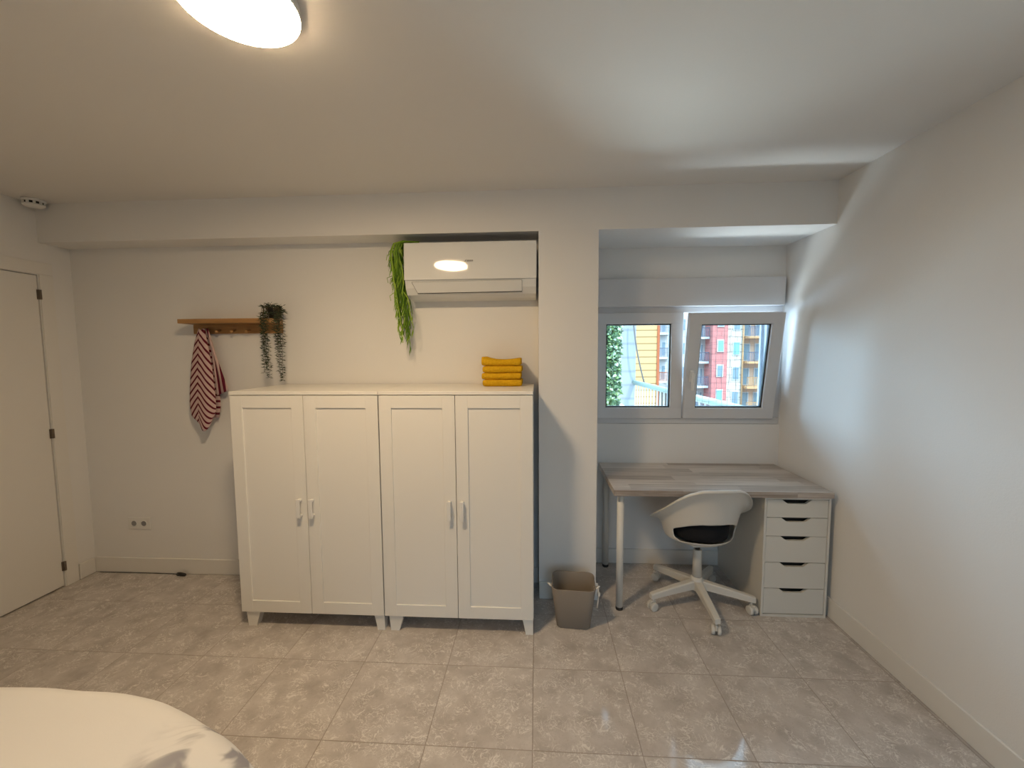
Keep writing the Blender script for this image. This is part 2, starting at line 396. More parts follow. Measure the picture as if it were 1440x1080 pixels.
# window
win = thing('window_1', 'white two-sash window with its right sash tilted open', None, (1.02, YN, WZ0), kind='structure')
def L(x0, x1, y0, y1, z0, z1): return (x0 - 1.02, x1 - 1.02, y0 - YN, y1 - YN, z0 - WZ0, z1 - WZ0)
FX0, FX1, FZ0, FZ1 = 0.387, 1.662, 1.017, 1.838
b = B()
box(b, *L(FX0, FX1, YN - 0.004, YN + 0.07, FZ0, FZ0 + 0.045), 0.003); box(b, *L(FX0, FX1, YN - 0.004, YN + 0.07, FZ1 - 0.055, FZ1), 0.003)
box(b, *L(FX0, FX0 + 0.03, YN - 0.004, YN + 0.07, FZ0 + 0.0455, FZ1 - 0.0555), 0.003); box(b, *L(FX1 - 0.055, FX1, YN - 0.004, YN + 0.07, FZ0 + 0.0455, FZ1 - 0.0555), 0.003)
obj('frame', b, W_PVC, win)
b = B()
for (x0, x1) in ((FX0, FX0 + 0.012), (FX1 - 0.012, FX1)):
    box(b, *L(x0, x1, YN + 0.072, YN + 0.255, FZ0, FZ1 - 0.03))
for (x0, x1, y0, y1) in ((FX1 - 0.034, FX1 - 0.0125, YN + 0.085, YN + 0.098), (FX1 - 0.034, FX1 - 0.0125, YN + 0.125, YN + 0.138), (FX1 - 0.030, FX1 - 0.0125, YN + 0.205, YN + 0.225), (FX0 + 0.0125, FX0 + 0.03, YN + 0.09, YN + 0.13)):
    box(b, *L(x0, x1, y0, y1, FZ0, FZ1 - 0.03))
obj('shutter_guides', b, mat('shutter_guide_aluminium', (0.30, 0.34, 0.40), 0.5), win)
b = B(); box(b, *L(PX1 + 0.001, 1.655, 2.897, YN - 0.001, 1.823, 2.012), 0.003)
obj('shutter_box', b, W_PVC, win)
def sash(x0, x1, z0, z1, yfront, tilt, stile, rail_t, rail_b, handle):
    w, h = x1 - x0, z1 - z0
    s = bpy.data.objects.new('sash', None)
    bm = B(); T = 0.055
    box(bm, 0, w, 0, T, 0, rail_b, 0.004); box(bm, 0, w, 0, T, h - rail_t, h, 0.004)
    box(bm, 0, stile, 0.0005, T - 0.0005, rail_b - 0.006, h - rail_t + 0.006, 0.004); box(bm, w - stile, w, 0.0005, T - 0.0005, rail_b - 0.006, h - rail_t + 0.006, 0.004)
    s = obj('sash', bm, W_PVC, win)
    s.location = (x0 - 1.02, yfront - YN, z0 - WZ0); s.rotation_euler = (tilt, 0, 0)
    g = B(); x_0, x_1, z_0, z_1 = stile, w - stile, rail_b, h - rail_t
    e = 0.008
    for a in ((x_0, x_1, z_0, z_0 + e), (x_0, x_1, z_1 - e, z_1), (x_0, x_0 + e, z_0, z_1), (x_1 - e, x_1, z_0, z_1)):
        box(g, a[0], a[1], 0.020, 0.040, a[2], a[3])
    obj('gasket', g, M_GASKET, s)
    g = B(); box(g, x_0 + e / 2, x_1 - e / 2, 0.027, 0.033, z_0 + e / 2, z_1 - e / 2)
    obj('glass', g, M_GLASS, s)
    if handle:
        hb = B(); box(hb, 0.022, 0.048, -0.012, 0.0, 0.26, 0.34, 0.004); box(hb, 0.027, 0.043, -0.042, -0.010, 0.305, 0.325, 0.004)
        box(hb, 0.025, 0.045, -0.05, -0.032, 0.21, 0.33, 0.006, 2)
        obj('handle', hb, W_PLAS, s)
    return s
sash(0.402, 1.003, 1.054, 1.787, YN - 0.022, 0, 0.080, 0.078, 0.078, False)
sash(1.007, 1.610, 1.056, 1.776, YN - 0.030, math.radians(8.6), 0.078, 0.075, 0.075, True)

# ================================================================== WARDROBES
def make_wardrobe(label, loc):
    W, D, H = 0.811, 0.515, 1.322      # local x 0..W, y 0 (front of doors)..D
    t = thing('wardrobe', label, 'wardrobe', loc, 0, 'white two-door wardrobes')
    b = B()
    box(b, 0, 0.018, 0.020, D, 0.088, H - 0.0205); box(b, W - 0.018, W, 0.020, D, 0.088, H - 0.0205)
    box(b, 0.018, W - 0.018, 0.022, D, 0.088, 0.106); box(b, 0.018, W - 0.018, D - 0.008, D, 0.106, H - 0.0205)
    obj('body', b, W_CAB, t)
    obj('top_panel', box(B(), -0.001, W + 0.001, -0.002, D + 0.003, H - 0.020, H, 0.002), W_CAB, t)
    for k in (0, 1):
        x0, x1 = (0.001, W / 2 - 0.0015) if k == 0 else (W / 2 + 0.0015, W - 0.001)
        z0, z1 = 0.090, H - 0.0235
        st, rl = 0.066, 0.066
        b = B(); T = 0.018
        box(b, x0, x0 + st, 0, T, z0, z1, 0.0015); box(b, x1 - st, x1, 0, T, z0, z1, 0.0015)
        box(b, x0 + st - 0.001, x1 - st + 0.001, 0.0001, T, z0, z0 + rl, 0.0012); box(b, x0 + st - 0.001, x1 - st + 0.001, 0.0001, T, z1 - rl, z1, 0.0012)
        d = obj('door', b, W_CAB, t)
        obj('panel', box(B(), x0 + st - 0.004, x1 - st + 0.004, 0.0075, T - 0.002, z0 + rl - 0.004, z1 - rl + 0.004), W_CAB, d)
        hx = x1 - 0.035 if k == 0 else x0 + 0.030
        b = B(); box(b, hx - 0.011, hx + 0.011, -0.032, -0.024, 0.640, 0.745, 0.003, 2)
        box(b, hx - 0.009, hx + 0.009, -0.026, 0.001, 0.645, 0.657, 0.002); box(b, hx - 0.009, hx + 0.009, -0.026, 0.001, 0.728, 0.740, 0.002)
        obj('handle', b, W_PLAS, d)
    for sx in (0, 1):
        for sy in (0, 1):
            b = B(); y0 = 0.012 if sy == 0 else D - 0.06
            xo, xi = (0.02, 0.10) if sx == 0 else (W - 0.003, W - 0.06)
            xob, xib = (0.028, 0.074) if sx == 0 else (W - 0.003, W - 0.042)
            top = [(xo, y0), (xi, y0), (xi, y0 + 0.05), (xo, y0 + 0.05)]; bot = [(xob, y0 + 0.002), (xib, y0 + 0.002), (xib, y0 + 0.044), (xob, y0 + 0.044)]
            A = [b.verts.new((x, y, 0.0)) for x, y in bot]; C = [b.verts.new((x, y, 0.0885)) for x, y in top]
            b.faces.new(A); b.faces.new(C)
            for i in range(4): b.faces.new((A[i], A[(i + 1) % 4], C[(i + 1) % 4], C[i]))
            obj('leg', b, W_CAB, t)
    return t
wa = make_wardrobe('white two-door wardrobe on the left, beside the striped towel', (-1.643, 2.12, 0))
dup(wa, (-0.8285, 2.12, 0), 'white two-door wardrobe on the right, under the yellow towels and against the pillar')
WTOP = 1.322

# ================================================================== YELLOW TOWELS
def make_towel(label, z, wob, loc, w=0.229, d=0.20, h=0.040):
    bm = B(); nx, na = 16, 14
    # folded bundle: rounded-U section (front fold), extruded along x with a soft sag
    sec = []
    for i in range(na + 1):
        a = PI / 2 + PI * i / na; sec.append((h / 2 * math.cos(a) * 1.0 + h / 2, h / 2 + h / 2 * math.sin(a)))
    outline = [(d, h)] + [(0.07 + 0.03, h)] + sec + [(0.10, 0.0), (d, 0.0)]
    rows = []
    for k in range(nx + 1):
        x = -w / 2 + w * k / nx; e = abs(2 * k / nx - 1); row = []
        for (y, zz) in outline:
            shr = 1 - 0.25 * max(0, (e - 0.86) / 0.14) ** 2
            zz2 = h / 2 + (zz - h / 2) * shr
            top = max(0, (zz - h * 0.5) / (h * 0.5))
            zz2 += top * wob(2 * k / nx - 1)
            row.append(bm.verts.new((x, y + 0.002 * math.sin(9 * k / nx + z * 50), zz2)))
        rows.append(row)
    m = len(outline)
    for k in range(nx):
        for i in range(m): bm.faces.new((rows[k][i], rows[k][(i + 1) % m], rows[k + 1][(i + 1) % m], rows[k + 1][i]))
    bm.faces.new(rows[0]); bm.faces.new(rows[-1][::-1])
    o = obj('folded_towel', bm, M_TOWEL, None, True); o.location = (loc[0], loc[1], z)
    bv = o.modifiers.new('soft', 'BEVEL'); bv.width = 0.004; bv.segments = 2
    tag(o, label, 'towel', 'folded yellow towels on the wardrobe'); return o
TL = (-0.202, 2.40)
names = ['folded mustard yellow towel at the bottom of the stack on the wardrobe', 'folded mustard yellow towel second from the bottom of the stack', 'folded mustard yellow towel just under the top one of the stack', 'folded mustard yellow towel on top of the stack, with a raised left corner']
tz = WTOP + 0.0005
for i, nme in enumerate(names):
    top = i == 3
    f = (lambda u: 0.022 * max(0, -u) ** 2.2 + 0.012 * max(0, u) ** 2 - 0.004) if top else (lambda u, i=i: 0.0)
    make_towel(nme, tz, f, (TL[0] + 0.003 * (-1) ** i, TL[1] + 0.004 * (i % 2)), h=0.0395 if not top else 0.040)
    tz += 0.0400

# ================================================================== AIR CONDITIONER
AX0, AX1, AYF = -0.781, 0.002, 2.455
ac = thing('air_conditioner', 'white wall-mounted air conditioner under the beam beside the pillar', 'air conditioner', (AX0, YB, 1.845))
o3 = (AX0, YB, 1.845)
def acP(y, z): return (y - YB, z - 1.845)
W = AX1 - AX0
prof = [acP(YB - 0.001, 2.160), acP(2.478, 2.160), acP(2.468, 2.150), acP(2.466, 1.948), acP(2.478, 1.905), acP(2.505, 1.868), acP(2.545, 1.850), acP(YB - 0.001, 1.845)]
obj('body', prism(B(), prof, 'x', 0.003, W - 0.003), W_AC2, ac)
b = B(); box(b, 0, W, AYF - YB, 2.470 - YB, 1.950 - 1.845, 2.168 - 1.845, 0.004, 2)
for v in b.verts: v.co.y += (v.co.z - 0.105) * math.tan(math.radians(2.4))
obj('front_panel', b, W_AC, ac)
obj('top_grille', box(B(), 0.012, W - 0.012, 2.480 - YB, -0.01, 2.1605 - 1.845, 2.166 - 1.845), M_DARK, ac)
# louvre flap lying on the chin
b = B()
fl = [(0.045, 1.938, 2.4650), (W - 0.086, 1.942, 2.4640), (W - 0.086, 1.880, 2.4935), (0.072, 1.876, 2.4950)]
A = [b.verts.new((x, y - YB - 0.006, z - 1.845)) for x, z, y in fl]; C = [b.verts.new((x, y - YB + 0.012, z - 1.845)) for x, z, y in fl]
b.faces.new(A); b.faces.new(C[::-1])
for i in range(4): b.faces.new((A[i], C[i], C[(i + 1) % 4], A[(i + 1) % 4]))
flap = obj('louvre_flap', b, W_AC2, ac)
b = B()
def strip(p, q, r): tube(b, [Vector(p), Vector(q)], r, 6)
pts = [(x, y - YB - 0.005, z - 1.845) for x, z, y in fl]
strip(pts[2], pts[3], 0.0028); strip(pts[3], pts[0], 0.0014); strip(pts[0], pts[1], 0.0010); strip(pts[1], pts[2], 0.0010)
obj('louvre_gap', b, M_DARK, ac)
b = B(); y0 = AYF - YB
prism(b, [(0.361, 0.2065), (0.367, 0.2065), (0.375, 0.2175), (0.370, 0.2175)], 'y', y0 + 0.0006, y0 + 0.0025)
for k in range(6):
    x = 0.377 + k * 0.0062; box(b, x, x + 0.0046, y0 + 0.0006, y0 + 0.0025, 0.2075, 0.2165)
obj('logo', b, M_GREY, ac)

# ================================================================== TRAILING GREEN PLANT BY THE AIR CONDITIONER
pt = thing('trailing_plant', 'bright green trailing plant hanging down the left side of the air conditioner', 'plant', (-0.80, 2.53, 2.172))
stems, leaves = B(), B()
rnd = random.Random(3)
for i in range(46):
    s0 = rnd.random()
    x0 = 0.05 + 0.05 * rnd.random(); y0 = -0.03 + 0.10 * rnd.random()
    ln = 0.18 + 0.50 * (1 - abs(2 * s0 - 0.9)) * rnd.random() ** 0.6
    if i < 8: ln = 0.48 + 0.09 * rnd.random()
    xo = -0.015 - 0.05 * rnd.random(); yo = y0 - 0.05 * rnd.random()
    pts = [Vector((x0, y0, 0.002 + 0.01 * rnd.random())), Vector((xo + 0.045, y0 - 0.005, 0.018)), Vector((xo + 0.01, (y0 + yo) / 2, 0.004)), Vector((xo - 0.006, yo, -0.05))]
    z = -0.05; x = xo - 0.006; y = yo; drift = 0.055 * rnd.uniform(0.45, 1.05)
    while z > -ln:
        z -= 0.045; x += drift * 0.13 + rnd.uniform(-0.005, 0.005); y += rnd.uniform(-0.006, 0.006)
        pts.append(Vector((x if z < -0.31 or x < 0.005 else 0.005 - 0.01 * rnd.random(), y, z)))
    tube(stems, pts, 0.0042, 5, 0.55)
    for j in range(2, len(pts) - 1):
        for q in range(2):
            p = pts[j].lerp(pts[j + 1], rnd.random()); a = rnd.uniform(0, 2 * PI)
            d = Vector((math.cos(a) * 0.35, math.sin(a) * 0.3, -1)); 
            if p.x > -0.01: d.x = -abs(d.x)
            leaf(leaves, p, d, 0.05 + 0.03 * rnd.random(), 0.008, Vector((math.sin(a), -1, 0.1)))
for i in range(11):   # stray curling tips on the left
    z = -0.02 - 0.36 * rnd.random() if i > 4 else -0.03 - 0.02 * i
    p = Vector((-0.045, -0.03 + 0.06 * rnd.random(), z + 0.02)); q = p + Vector((-0.035 - 0.02 * rnd.random(), -0.01, -0.005 - 0.02 * rnd.random()))
    tube(stems, [p, p.lerp(q, 0.5) + Vector((0, 0, 0.008)), q, q + Vector((0.006 if i % 2 else -0.006, 0, -0.03))], 0.0026, 5, 0.6)
obj('stems', stems, M_FERN, pt); obj('leaves', leaves, M_FERN, pt)

# ================================================================== PEG SHELF, STRIPED TOWEL, DARK PLANT
SX0, SX1 = -2.258, -1.655
sh = thing('peg_shelf', 'oak wall shelf with a peg rail above the left wardrobe', 'shelf', (SX0, YB, 1.655))
SW = SX1 - SX0
obj('shelf_board', box(B(), 0, SW, -0.141, -0.0005, 0.061, 0.088, 0.002), M_WOOD, sh)
obj('peg_rail', box(B(), 0.0, SW, -0.020, -0.0005, 0.0, 0.0605, 0.002), M_WOOD, sh)
PEGX = [-2.17 + 0.1 * k for k in range(5)]
for x in PEGX:
    b = B(); px = x - SX0
    m = Matrix.Translation((px, -0.019, 0.022)) @ Matrix.Rotation(math.radians(105), 4, 'X')
    lathe(b, [(0.006, 0), (0.006, 0.026), (0.0095, 0.032), (0.0105, 0.038), (0.008, 0.043)], n=14, mtx=m)
    obj('peg', b, M_WOOD, sh)

# striped towel hung over the first peg
def make_striped():
    bm = B(); uvl = bm.loops.layers.uv.new('UVMap')
    tx, tzz, ty = PEGX[0], 1.687, 2.585
    def sheet(fn, nu, nv, uvf):
        g = [[bm.verts.new(fn(i / nu, j / nv)) for i in range(nu + 1)] for j in range(nv + 1)]
        for j in range(nv):
            for i in range(nu):
                f = bm.faces.new((g[j][i], g[j][i + 1], g[j + 1][i + 1], g[j + 1][i])); f.smooth = True
                for lp, (a, c) in zip(f.loops, ((i, j), (i + 1, j), (i + 1, j + 1), (i, j + 1))): lp[uvl].uv = uvf(a / nu, c / nv)
    def lerp_tab(tab, v):
        for (a, x), (c, y) in zip(tab, tab[1:]):
            if v <= c: return x + (y - x) * (v - a) / (c - a)
        return tab[-1][1]
    H = 0.665
    left = [(0, -0.010), (0.15, -0.040), (0.4, -0.072), (0.7, -0.092), (0.88, -0.098), (1.0, -0.088)]
    crest = [(0, 0.004), (0.12, -0.004), (0.4, -0.018), (0.8, -0.028), (1.0, -0.022)]
    right = [(0, 0.034), (0.15, 0.052), (0.4, 0.074), (0.7, 0.088), (0.9, 0.088), (1.0, 0.070)]
    # main front fold: crest -> right, stripes run down to the right
    def f_main(u, v):
        x0, x1 = lerp_tab(crest, v), lerp_tab(right, v)
        zb = tzz - v * H + v ** 6 * 0.30 * (u - 0.42) ** 2 - 0.010 * math.sin(PI * u) * (1 - v)
        bulge = math.sin(PI * (0.15 + 0.85 * u)) * (0.010 + 0.008 * v) + 0.002 * math.sin(9 * u + 4 * v)
        return (tx + x0 + (x1 - x0) * u, ty - bulge - 0.008 - 0.014 * v, zb)
    sheet(f_main, 14, 40, lambda u, v: (u, v * H - (0.95 * u + 0.40 * u * u) * (lerp_tab(right, v) - lerp_tab(crest, v))))
    def f_left(u, v):
        x0, x1 = lerp_tab(left, v), lerp_tab(crest, v)
        return (tx + x0 + (x1 - x0) * u, ty + 0.006 * (1 - u) - (math.sin(PI * 0.15) * (0.010 + 0.008 * v)) * u - 0.008 - 0.014 * v * u - 0.006 * v * (1 - u), tzz - v * (H - 0.050 - 0.045 * (1 - u)))
    sheet(f_left, 6, 40, lambda u, v: (u, v * (H - 0.050 - 0.045 * (1 - u)) - (1 - u) * (lerp_tab(crest, v) - lerp_tab(left, v)) * 1.1))
    # right-hand flap behind, stripes nearly vertical
    def f_flap(u, v):
        x0 = lerp_tab([(0, 0.02), (0.3, 0.055), (1, 0.075)], v); x1 = lerp_tab([(0, 0.045), (0.4, 0.085), (1, 0.160)], v)
        return (tx + x0 + (x1 - x0) * u, ty + 0.012 + 0.010 * math.sin(6 * u), tzz - v * (0.435 - 0.03 * u))
    sheet(f_flap, 8, 24, lambda u, v: (u, u * 0.085 * (0.3 + 0.7 * v) + 0.005))
    # back layer to close the bundle
    def f_back(u, v):
        x0, x1 = lerp_tab(left, v) * 0.96, lerp_tab(right, v) * 0.96
        return (tx + x0 + (x1 - x0) * u, ty + 0.026, tzz - v * (H - 0.08))
    sheet(f_back, 8, 24, lambda u, v: (u, v * H))
    me = bpy.data.meshes.new('striped_towel'); bm.to_mesh(me); bm.free(); me.materials.append(M_STRIPE)
    o = bpy.data.objects.new('striped_towel', me); COL.objects.link(o)
    s = o.modifiers.new('thick', 'SOLIDIFY'); s.thickness = 0.004; s.offset = 0
    tag(o, 'pink and dark red striped towel hanging from the first peg of the shelf', 'towel'); return o
make_striped()

dp = thing('potted_trailing_plant', 'dark green trailing plant in a small black pot at the right end of the shelf', 'plant', (-1.662, 2.575, 1.7435))
lathe_b = lathe(B(), [(0.030, 0.0), (0.040, 0.06), (0.041, 0.066), (0.036, 0.066), (0.034, 0.05)], n=24)
obj('pot', lathe_b, M_BLACK, dp)
stems, leaves = B(), B(); rnd = random.Random(11)
def needles(p, d0, k, s=1.0):
    for _ in range(k):
        a = rnd.uniform(0, 2 * PI); d = Vector((math.cos(a), math.sin(a) * 0.8, rnd.uniform(-0.5, 0.6)))
        if p.y > 0.045: d.y = -abs(d.y)
        leaf(leaves, p, d, (0.018 + 0.012 * rnd.random()) * s, 0.0055)
for i in range(60):     # crown
    a = rnd.uniform(0, 2 * PI); r = rnd.uniform(0.0, 0.03)
    p = Vector((math.cos(a) * r, math.sin(a) * r, 0.055)); q = p + Vector((math.cos(a) * rnd.uniform(0.02, 0.05), -abs(math.sin(a)) * 0.03, rnd.uniform(-0.05, 0.04)))
    tube(stems, [p, q], 0.0014, 4); 
    for t in (0.3, 0.6, 1.0): needles(p.lerp(q, t), None, 3)
def vine(x, y, top, bot, k):
    z = top; pts = [Vector((x * 0.35, y * 0.4, 0.055)), Vector((x * 0.8, y * 0.9, 0.068)), Vector((x, y, 0.03))]
    z = 0.03; xx, yy = x, y
    while z > bot:
        z -= 0.016; xx += rnd.uniform(-0.003, 0.003); yy += rnd.uniform(-0.002, 0.002); pts.append(Vector((xx, yy, z)))
    tube(stems, pts, 0.0014, 4, 0.6)
    for p in pts[1:]: needles(p, None, k)
for (x, y, bot) in ((-0.018, -0.085, -0.33), (0.006, -0.085, -0.355), (-0.024, -0.080, -0.31), (-0.012, -0.09, -0.27), (-0.018, -0.09, -0.16), (-0.028, -0.09, -0.10),
                    (0.060, -0.085, -0.20), (0.082, -0.085, -0.385), (0.074, -0.09, -0.37), (0.092, -0.08, -0.17), (0.055, -0.09, -0.15), (0.088, -0.085, -0.12)):
    vine(x, y, 0.0, bot, 4)
obj('stems', stems, M_STEM, dp); obj('leaves', leaves, M_ROSE, dp)

# ================================================================== SOCKET, CABLE, SMOKE ALARM, CEILING LAMP
so = thing('wall_socket', 'white double wall socket low on the left of the back wall', 'socket', (-2.752, YB, 0.355))
obj('plate', box(B(), -0.082, 0.082, -0.009, -0.0005, -0.041, 0.041, 0.003, 2), W_PLAS, so)
for x in (-0.036, 0.036):
    b = B(); m = Matrix.Translation((x, -0.0085, 0)) @ Matrix.Rotation(PI / 2, 4, 'X')
    lathe(b, [(0.023, 0.0), (0.023, 0.004), (0.020, 0.004), (0.0185, -0.004), (0.002, -0.004)], n=28, mtx=m)
    so_ = obj('socket_ring', b, W_PLAS, so)
    b = B(); m = Matrix.Translation((x, -0.0100, 0)) @ Matrix.Rotation(PI / 2, 4, 'X'); lathe(b, [(0.0175, 0), (0.0175, 0.0016)], n=28, mtx=m)
    obj('socket_well', b, M_GREY, so_)
cb = thing('cable_plug', 'small black plug on a thin cable lying along the back baseboard', 'cable', (-2.44, 2.612, 0.0))
b = B(); tube(b, [(-0.030, 0.004, 0.012), (-0.015, 0.002, 0.014), (0.0, 0, 0.014), (0.022, -0.004, 0.013), (0.030, -0.006, 0.012)], 0.012, 10, 0.8)
obj('plug', b, M_BLACK, cb)
b = B(); tube(b, [(-0.028, 0.004, 0.010), (-0.10, 0.018, 0.004), (-0.30, 0.022, 0.003), (-0.62, 0.022, 0.003)], 0.0016, 6)
obj('cable', b, M_BLACK, cb)

sa = thing('smoke_alarm', 'white round smoke alarm in the ceiling corner above the door', 'smoke alarm', (-3.02, 2.405, ZC))
obj('base', lathe(B(), [(0.052, -0.0005), (0.052, -0.014), (0.050, -0.016)], n=36), W_PLAS, sa)
obj('vent_band', lathe(B(), [(0.043, -0.0155), (0.043, -0.030)], n=36), M_DARK, sa)
b = B()
for k in range(10):
    a = 2 * PI * k / 10; m = Matrix.Rotation(a, 4, 'Z'); t = bmesh.new(); box(t, 0.040, 0.049, -0.006, 0.006, -0.031, -0.0155); merge(b, t, m)
obj('vent_ribs', b, W_PLAS, sa)
obj('cap', lathe(B(), [(0.050, -0.0305), (0.049, -0.036), (0.040, -0.044), (0.020, -0.046), (0.002, -0.046)], n=36), W_PLAS, sa)

lp = thing('ceiling_lamp', 'lit round flat ceiling lamp, white, above the bed', 'lamp', (-0.775, 1.115, ZC))
obj('housing', lathe(B(), [(0.1450, -0.0005), (0.1450, -0.0305), (0.02, -0.0305)], n=64), W_PLAS, lp)
M_LAMP = mat('lamp_diffuser', (0.9, 0.88, 0.84), 0.4, emis=((1.0, 0.73, 0.44), LAMP_STRENGTH))
obj('diffuser', lathe(B(), [(0.1446, -0.0310), (0.1440, -0.0325), (0.138, -0.0345), (0.07, -0.036), (0.002, -0.0365)], n=64), M_LAMP, lp)

# ================================================================== DESK, DRAWERS
dk = thing('desk', 'grey-brown wooden desk with white legs in the window nook', 'desk', (0.44, 2.335, 0))
obj('desk_top', box(B(), 0, 1.2, 0, 0.595, 0.7025, 0.737, 0.0015), M_DESK, dk)
for (x, y) in ((0.047, 0.052), (0.047, 0.548)):
    lg = obj('leg', lathe(B(), [(0.020, 0.018), (0.020, 0.702)], (x, y, 0), 28), W_METAL, dk)
    obj('foot', lathe(B(), [(0.0205, 0.0), (0.0215, 0.004), (0.0205, 0.018)], (x, y, 0), 28), M_BLACK, lg)
    obj('leg_plate', lathe(B(), [(0.034, 0.697), (0.034, 0.7023)], (x, y, 0), 28), W_METAL, lg)
du = thing('drawer_unit', 'white drawer unit with five drawers under the right end of the desk', 'drawer unit', (1.281, 2.357, 0))
DW, DD, DH = 0.36, 0.565, 0.700
b = B(); box(b, 0, 0.013, 0, DD, 0.0, DH, 0.001); box(b, DW - 0.013, DW, 0, DD, 0.0, DH, 0.001); box(b, 0.013, DW - 0.013, 0, DD, DH - 0.012, DH); box(b, 0.013, DW - 0.013, 0, DD, 0.0, 0.014)
box(b, 0.013, DW - 0.013, DD - 0.006, DD, 0.014, DH - 0.012)
obj('carcass', b, W_DRAWER, du)
obj('interior', box(B(), 0.0135, DW - 0.0135, 0.045, DD - 0.007, 0.0145, DH - 0.0125), M_DARK, du)
zs = [0.687, 0.582, 0.474, 0.321, 0.168, 0.017]
for a, c in zip(zs, zs[1:]):
    z1, z0 = a - 0.0015, c + 0.0015; x0, x1 = 0.0150, DW - 0.0150; cx = DW / 2 - 0.004
    pts = [(x0, z0), (x1, z0), (x1, z1), (cx + 0.080, z1), (cx + 0.052, z1 - 0.021), (cx + 0.046, z1 - 0.023), (cx - 0.046, z1 - 0.023), (cx - 0.052, z1 - 0.021), (cx - 0.080, z1), (x0, z1)]
    obj('drawer', prism(B(), pts, 'y', 0.003, 0.020), W_DRAWER, du)

# ================================================================== CHAIR
ch = thing('swivel_chair', 'white swivel chair with an open lower back, pulled up to the desk', 'chair', (0.965, 2.475, 0), math.radians(6))
def lin(tab, v):
    for (a, x), (c, y) in zip(tab, tab[1:]):
        if v <= c:
            t = max(0, (v - a) / (c - a)); return x + (y - x) * t
    return tab[-1][1]
RIMZ = [(0, 0.788), (22, 0.782), (38, 0.750), (52, 0.700), (70, 0.630), (90, 0.570), (112, 0.525), (140, 0.475), (180, 0.45)]
NA = 48
def shell_bm():
    bm = B()
    S = [0.0, 0.11, 0.17, 0.34, 0.40, 0.62, 0.86, 1.0]; Wt = [0.50, 0.70, 0.725, 0.757, 0.765, 0.80, 0.87, 1.0]
    rows = []
    for s, w in zip(S, Wt):
        row = []
        for k in range(NA):
            a = 2 * PI * k / NA          # 0 = back (-Y)
            sx, cy = math.sin(a), -math.cos(a)
            rx = 0.262; ry = 0.250 if cy < 0 else 0.215
            X, Y = rx * sx, ry * cy
            zr = lin(RIMZ, abs(math.degrees(a if a <= PI else a - 2 * PI))); zb = 0.403
            row.append(bm.verts.new((X * w, Y * w, zb + (zr - zb) * s)))
        rows.append(row)
    lip = []
    for k in range(NA):
        v = rows[-1][k].co; n = Vector((v.x, v.y, 0)).normalized()
        lip.append(bm.verts.new(v + n * 0.020 + Vector((0, 0, -0.018))))
    rows.append(lip)
    c = bm.verts.new((0, 0, 0.401))
    for k in range(NA): bm.faces.new((c, rows[0][(k + 1) % NA], rows[0][k]))
    for j in range(len(rows) - 1):
        for k in range(NA):
            kk = k if k < NA / 2 else k - NA
            if (j in (2, 3) and -9 <= kk <= 8) or (j == 1 and -8 <= kk <= 7): continue       # the slot in the lower back
            bm.faces.new((rows[j][k], rows[j][(k + 1) % NA], rows[j + 1][(k + 1) % NA], rows[j + 1][k]))
    return bm
sh_o = obj('shell', shell_bm(), W_CHAIR, ch, True)
md = sh_o.modifiers.new('thick', 'SOLIDIFY'); md.thickness = 0.010; md.offset = 0
md = sh_o.modifiers.new('smooth', 'SUBSURF'); md.levels = 2; md.render_levels = 2
cu = B()
lathe(cu, [(0.001, 0.0), (0.13, 0.0), (0.158, 0.015), (0.166, 0.05), (0.168, 0.085), (0.160, 0.105), (0.12, 0.115), (0.001, 0.118)], (0, 0.0, 0.430), 40, cap=False)
cb_ = obj('cushion', cu, M_CUSH, ch, True)
b = B(); box(b, -0.07, 0.07, -0.08, 0.08, 0.380, 0.401, 0.006); box(b, 0.06, 0.14, -0.055, -0.040, 0.385, 0.392, 0.003)
obj('tilt_plate', b, W_CHAIR, ch)
obj('gas_spring', lathe(B(), [(0.014, 0.30), (0.014, 0.381)], n=20), M_BLACK, ch)
obj('column', lathe(B(), [(0.027, 0.165), (0.024, 0.33), (0.022, 0.334)], n=28), W_CHAIR, ch)
obj('hub', lathe(B(), [(0.030, 0.085), (0.038, 0.095), (0.040, 0.140), (0.034, 0.160), (0.028, 0.168)], n=32), W_CHAIR, ch)
